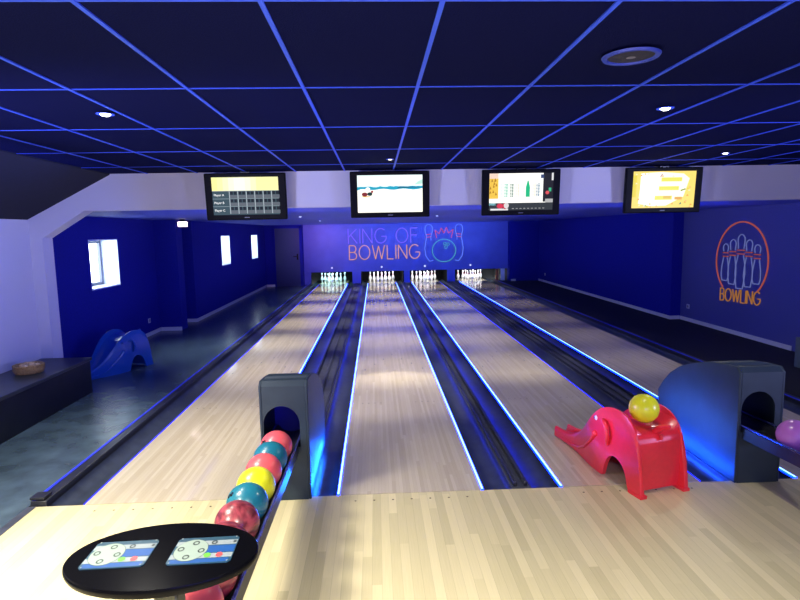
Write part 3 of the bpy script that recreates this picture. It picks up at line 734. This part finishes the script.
# round emblem on the right wall
xw = XR-.014; t = thing('wall_sign', 'orange-ringed glowing sign of five pins over the word BOWLING on the right wall', 'sign', (xw, 5.55, .55)); O = t.location
def YZ(u, z): return (xw, 5.60-u, z)        # u grows towards the viewer's right
m = MB(); m.tube([YZ(a, b) for a, b in arc(0, 1.33, .70, .68, -48, 228, 44)], .014, 6); m.build('ring_outline', N_org, t, O)
letters('BOWLING', lambda u, v: YZ(-.53+1.09*u, .575+.225*v+.035*u), .011, .18, N_am, t, O)
for (u, top_, bt, w) in ((-.43, 1.62, .95, .115), (-.225, 1.70, .90, .125), (0, 1.79, .84, .145), (.215, 1.70, .89, .125), (.43, 1.62, .96, .115)):
    m = MB(); nz = 1.50+(top_-1.79)*.35
    m.tube([YZ(u-w*.5, nz+.04)]+[YZ(u+w*.66*math.cos(math.radians(a)), top_-w*.66+w*.66*math.sin(math.radians(a))) for a in range(180, -1, -20)]+[YZ(u+w*.5, nz+.04)], .009, 6)
    m.tube([YZ(u-w*.5, nz-.07), YZ(u-w*.85, nz-.25), YZ(u-w*.92, nz-.40), YZ(u-w*.62, bt), YZ(u+w*.62, bt), YZ(u+w*.92, nz-.40), YZ(u+w*.85, nz-.25), YZ(u+w*.5, nz-.07)], .009, 6)
    m.build('pin_outline', N_pale, t, O)
    m = MB()
    for z in (nz+.015, nz-.05): m.tube([YZ(u-w*.7, z), YZ(u+w*.7, z)], .010, 6)
    m.build('neck_band_outline', N_org, t, O)

# ------------------------------------------------------------------ bench, basket, right ledge, small fittings
t = thing('bench', 'long low black bench against the white left wall', 'bench', (-4.13, 1.0, 0)); O = t.location
MB().box(-4.44, -3.84, -3.0, 3.07, .001, .41).build('bench_front', M_bench, t, O)
MB().box(-4.445, -3.82, -3.0, 3.09, .411, .45).build('bench_top', mat('bench_top_grey', (.025, .030, .036), .35, var=.3, scale=5), t, O, bevel=.006)
t = thing('basket', 'small round wicker basket of wrapped snacks on the black bench', 'basket', (-4.13, 2.32, .452)); O = (0, 0, 0)
m = MB(); m.lathe([(0, 0), (.11, .0), (.135, .03), (.145, .09), (.15, .095), (.14, .1), (.13, .09), (.12, .035), (0, .02)], n=36)
for k in range(6): m.tube([((.118+.02*min(1, (k+1)/3)+.012+.0*k)*math.cos(2*PI*i/40), (.118+.02*min(1, (k+1)/3)+.012)*math.sin(2*PI*i/40), .01+.016*k+.003*(i % 2)) for i in range(40)], .006, 6, True)
m.build('wicker_bowl', M_wick, t, O)
random.seed(2); m = MB()
for k in range(9):
    a = k*2.4; r = .03+.05*(k % 3)/2; c = (r*math.cos(a), r*math.sin(a), .085+.012*(k % 2)); n0 = len(m.v); m.sphere(c, .036, 10, 0, (1, .8, .55))
    for i in range(n0, len(m.v)): m.v[i] = tuple(q+random.uniform(-.006, .006) for q in m.v[i])
m.build('wrapped_snacks', M_bag, t, O); 
m = MB(); m.box(5.50, 6.19, 2.2, 3.32, .001, .42); tag(m.build('low_cabinet', mat('grey_green_board', (.09, .12, .11), .6, var=.1), bevel=.01), 'grey-green low cabinet at the right picture edge by the wall', 'cabinet')

def socket(loc, ax, lab):
    t = thing('wall_socket', lab, 'socket', loc); m = MB()
    s = -1 if ax == 'R' else 1
    m.box(min(0, s*.012), max(0, s*.012), -.05, .05, -.045, .045); m.build('cover_plate', M_socket, t, (0, 0, 0), bevel=.004)
    m = MB(); m.lathe([(.028, s*.0125), (.028, s*.014), (.02, s*.0145), (.0, s*.0128)], n=16, axis='x'); m.build('socket_insert', M_tvlogo, t, (0, 0, 0))
socket((XR, 7.2, .31), 'R', 'white wall socket near the corner by the round bowling sign')
socket((5.98, 16.3, .3), 'R', 'tiny pale wall socket at the far end of the right wall')
socket((-4.70, 7.1, .30), 'L', 'small pale wall socket left of the pier, above the blue elephant')

E_dl = emis('downlight_glow', (1, .98, .92), 14)
def downlight(x, y, z, lab, grp, r=.045, E=E_dl):
    t = thing('downlight', lab, 'downlight', (x, y, z), 0, grp)
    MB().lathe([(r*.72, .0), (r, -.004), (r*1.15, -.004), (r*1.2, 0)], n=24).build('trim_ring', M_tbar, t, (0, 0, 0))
    MB().lathe([(r*.7, -.002), (r*.4, -.012), (0, -.014)], n=24).build('lens', E, t, (0, 0, 0))
for (x, y, lab) in ((-1.86, -.37, 'bright recessed downlight in the dark tiled ceiling at left'), (1.64, -.39, 'bright recessed downlight in the tiled ceiling near the round speaker'),
                    (3.43, 1.81, 'small recessed downlight in the ceiling above the rightmost monitor'), (-.05, 1.95, 'faint recessed downlight in the ceiling above the beach monitor')):
    downlight(x, y, HC-.0005, lab, 'downlights in the tiled ceiling', .045 if y < 1 else .035, E_dl if x != -.05 else emis('downlight_faint', (1, .95, .85), 1.5))
for (x, y, lab) in ((-1.65, 6.93, 'tiny downlight in the low blue ceiling, left of the beach monitor'), (1.09, 7.9, 'tiny downlight in the low blue ceiling between second and third monitors'), (-1.65, 10.8, 'far tiny downlight in the low blue ceiling over the first lane'),
                    (3.5, 7.9, 'tiny downlight in the low blue ceiling right of the menu monitor')):
    downlight(x, y, LOW-.0005, lab, 'downlights in the low ceiling', .045, emis('downlight_low', (.7, .8, 1), 2.5))
t = thing('ceiling_speaker', 'round dark ceiling speaker with a blue-lit rim', 'speaker', (.92, -1.47, HC)); 
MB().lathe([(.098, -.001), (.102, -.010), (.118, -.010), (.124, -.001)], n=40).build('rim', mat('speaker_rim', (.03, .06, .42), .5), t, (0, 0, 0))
MB().lathe([(.098, -.003), (.06, -.007), (0, -.008)], n=40).build('grille', mat('speaker_grille', (.02, .02, .03), .6, bump=.6, scale=400), t, (0, 0, 0))
MB().lathe([(.02, -.0085), (.0, -.0095)], n=16).build('centre_badge', M_tvlogo, t, (0, 0, 0))
t = thing('emergency_lamp', 'small glowing pinkish lamp hanging under the soffit by the blue pier', 'lamp', (-4.05, 7.45, LOW+.003)); O = (0, 0, 0)
MB().box(-.05, .05, -.02, .02, -.05, .0).build('bracket', M_dark, t, O)
MB().box(-.09, .09, -.03, .03, -.15, -.05).build('lamp_head', emis('lamp_pink', (1, .78, .8), 3), t, O, bevel=.01)

# ------------------------------------------------------------------ lights
def area(loc, rot, sx, sy, e, c, name='area', spread=PI):
    l = bpy.data.lights.new(name, 'AREA'); l.shape = 'RECTANGLE'; l.size = sx; l.size_y = sy; l.energy = e; l.color = c; l.spread = spread
    o = bpy.data.objects.new(name, l); COL.objects.link(o); o.location = loc; o.rotation_euler = rot; return o
def spot(loc, e, c, ang=120, blend=.6, r=.05, rot=(0, 0, 0)):
    l = bpy.data.lights.new('spot', 'SPOT'); l.energy = e; l.color = c; l.spot_size = math.radians(ang); l.spot_blend = blend; l.shadow_soft_size = r
    o = bpy.data.objects.new('spot', l); COL.objects.link(o); o.location = loc; o.rotation_euler = rot; return o
WARM = (1, .95, .80)
# ceiling lamps of the bar area behind the photographer
for (x, y, e) in ((-2.7, -3.0, 180), (-.3, -4.2, 225), (1.8, -4.4, 55), (4.2, -4.2, 40), (-2.4, -1.2, 95)):
    area((x, y, HC-.05), (0, 0, 0), .5, .5, e, WARM, 'bar_lamp', math.radians(130))
for x, e in ((.0, 290), (1.69, 70)): spot((x, 3.55, LOW-.03), e, (1, .93, .76), 50, .5, .12, (math.radians(-19), 0, 0))
spot((.1, 1.3, HC-.03), 75, (1, .95, .80), 80, 1.0)
spot((-1.9, 1.7, HC-.03), 330, (1, .93, .78), 75, 1.0)
spot((-3.0, 5.6, LOW-.03), 140, (.9, .97, 1), 80, 1.0)
for (x, y) in ((-1.86, -.37), (1.64, -.39)): spot((x, y, HC-.03), 62, (1, .95, .85), 130)
spot((3.43, 1.81, HC-.03), 55, (1, .97, .88), 140)
spot((.6, -6.4, 1.9), 240, (1, .88, .95), 17, .8, .2, (math.radians(77), 0, math.radians(-11)))  # added pinkish fill aimed at the red elephant, no lamp stands there
spot((-3.45, 1.6, HC-.2), 55, (.85, .95, 1), 75, .9)
# white spots along the low ceiling shining on the lanes
for x in (-1.87, .0, 1.69, 3.5):
    for y_ in (4.0, 6.0, 8.2, 10.6, 13.2, 15.6): spot((x, y_, LOW-.03), 320 if x < -1 else 300 if x < 1 else 200 if x < 3 else 75, (1, .93, .76), 66, 1.0)
# added blue fill lights behind the beam and over the lanes, no fixtures
for x in (-1.8, 1.0, 3.9): area((x, BY+.42, LOW-.04), (math.radians(60), 0, 0), 1.6, .06, 5, (.03, .08, 1))
area((1.0, 15.0, 1.9), (math.radians(88), 0, 0), 6.5, .1, 62, (.13, .24, 1), 'tube', math.radians(120))
area((-2.2, 15.0, 1.9), (math.radians(88), 0, 0), 1.0, .1, 14, (.8, .3, .6), 'tube', math.radians(120))  # added pink fill, tints the left end of the masking panel
area((1.0, 4.2, 1.7), (PI, 0, 0), 8.5, .06, 22, (.05, .1, 1))
area((1.0, 9.0, 1.5), (PI, 0, 0), 6.5, .06, 16, (.05, .1, 1))
area((-3.3, 5.2, LOW-.03), (0, math.radians(40), 0), .1, 2.2, 3.5, (.03, .05, 1))
area((-3.0, 12, LOW-.03), (0, math.radians(45), 0), .1, 4, 4, (.03, .05, 1))
area((4.9, 11, LOW-.03), (0, math.radians(-45), 0), .1, 6, 7, (.03, .06, 1))
area((5.0, 5.2, LOW-.03), (0, math.radians(-50), 0), .1, 2.4, 3, (.07, .11, 1))
# added blue fill without fixtures, washing the ceiling, the beam and the left wall
area((1.0, -5.6, 1.7), (math.radians(125), 0, 0), 3.5, .3, 130, (.035, .07, 1))
for (x, a) in ((-4.1, -47), (5.9, 47)):
    spot((x, -2.2, 1.5), 820, (.42, .46, 1), 60, .5, .3, (math.radians(98), 0, math.radians(a)))
area((-2.9, .6, 2.25), (0, math.radians(80), 0), .1, 3.4, 34, (.13, .22, 1))
# blue fill lights added beside the two hoods, nothing visible holds them
area((2.36, .55, .02), (0, math.radians(-115), 0), .03, 1.0, 13, (.008, .085, 1))
area((2.00, .55, .25), (0, math.radians(-105), 0), .03, 1.0, 9, (.07, .20, 1), 'tube', math.radians(90))
area((-.64, .55, .02), (0, math.radians(118), 0), .03, 1.0, 24, (.01, .14, 1))
o = spot((-.68, .35, .85), 230, (.50, .26, 1), 19, 1.0, .05)  # added lilac spot that turns the red elephant's side pink, no fixture
o.rotation_euler = (Vector((1.52, .15, .42))-Vector((-.68, .35, .85))).to_track_quat('-Z', 'Y').to_euler()
# pin deck lamps
for i, x in enumerate(PC): area((x, YE+.1, 1.0), (math.radians(28), 0, 0), 1.0, .08, 38, (.55, 1, .95) if i == 0 else (.95, .98, 1))
w = bpy.data.worlds.new('World'); S.world = w; w.use_nodes = True
bg = w.node_tree.nodes['Background']; bg.inputs[0].default_value = (.82, .92, 1, 1); bg.inputs[1].default_value = 9.0

# ------------------------------------------------------------------ camera
f_, pi_, ya, ro, cxx, hh, dd = 560.68, .1212, .0419, -.0182, -.2226, 1.9463, 4.0002
fw = Vector((math.sin(ya)*math.cos(pi_), math.cos(ya)*math.cos(pi_), -math.sin(pi_)))
r0 = Vector((math.cos(ya), -math.sin(ya), 0)); u0 = r0.cross(fw)
r = r0*math.cos(ro)+u0*math.sin(ro); u = -r0*math.sin(ro)+u0*math.cos(ro)
cd = bpy.data.cameras.new('camera'); cd.sensor_width = 36; cd.lens = f_/800*36; cd.clip_start = .05; cd.clip_end = 100
co = bpy.data.objects.new('camera', cd); COL.objects.link(co)
co.matrix_world = Matrix(((r.x, u.x, -fw.x, cxx), (r.y, u.y, -fw.y, -dd), (r.z, u.z, -fw.z, hh), (0, 0, 0, 1)))
S.camera = co
S.view_settings.view_transform = 'Standard'; S.view_settings.look = 'None'; S.view_settings.exposure = 0; S.view_settings.gamma = 1; S.view_settings.use_curve_mapping = False
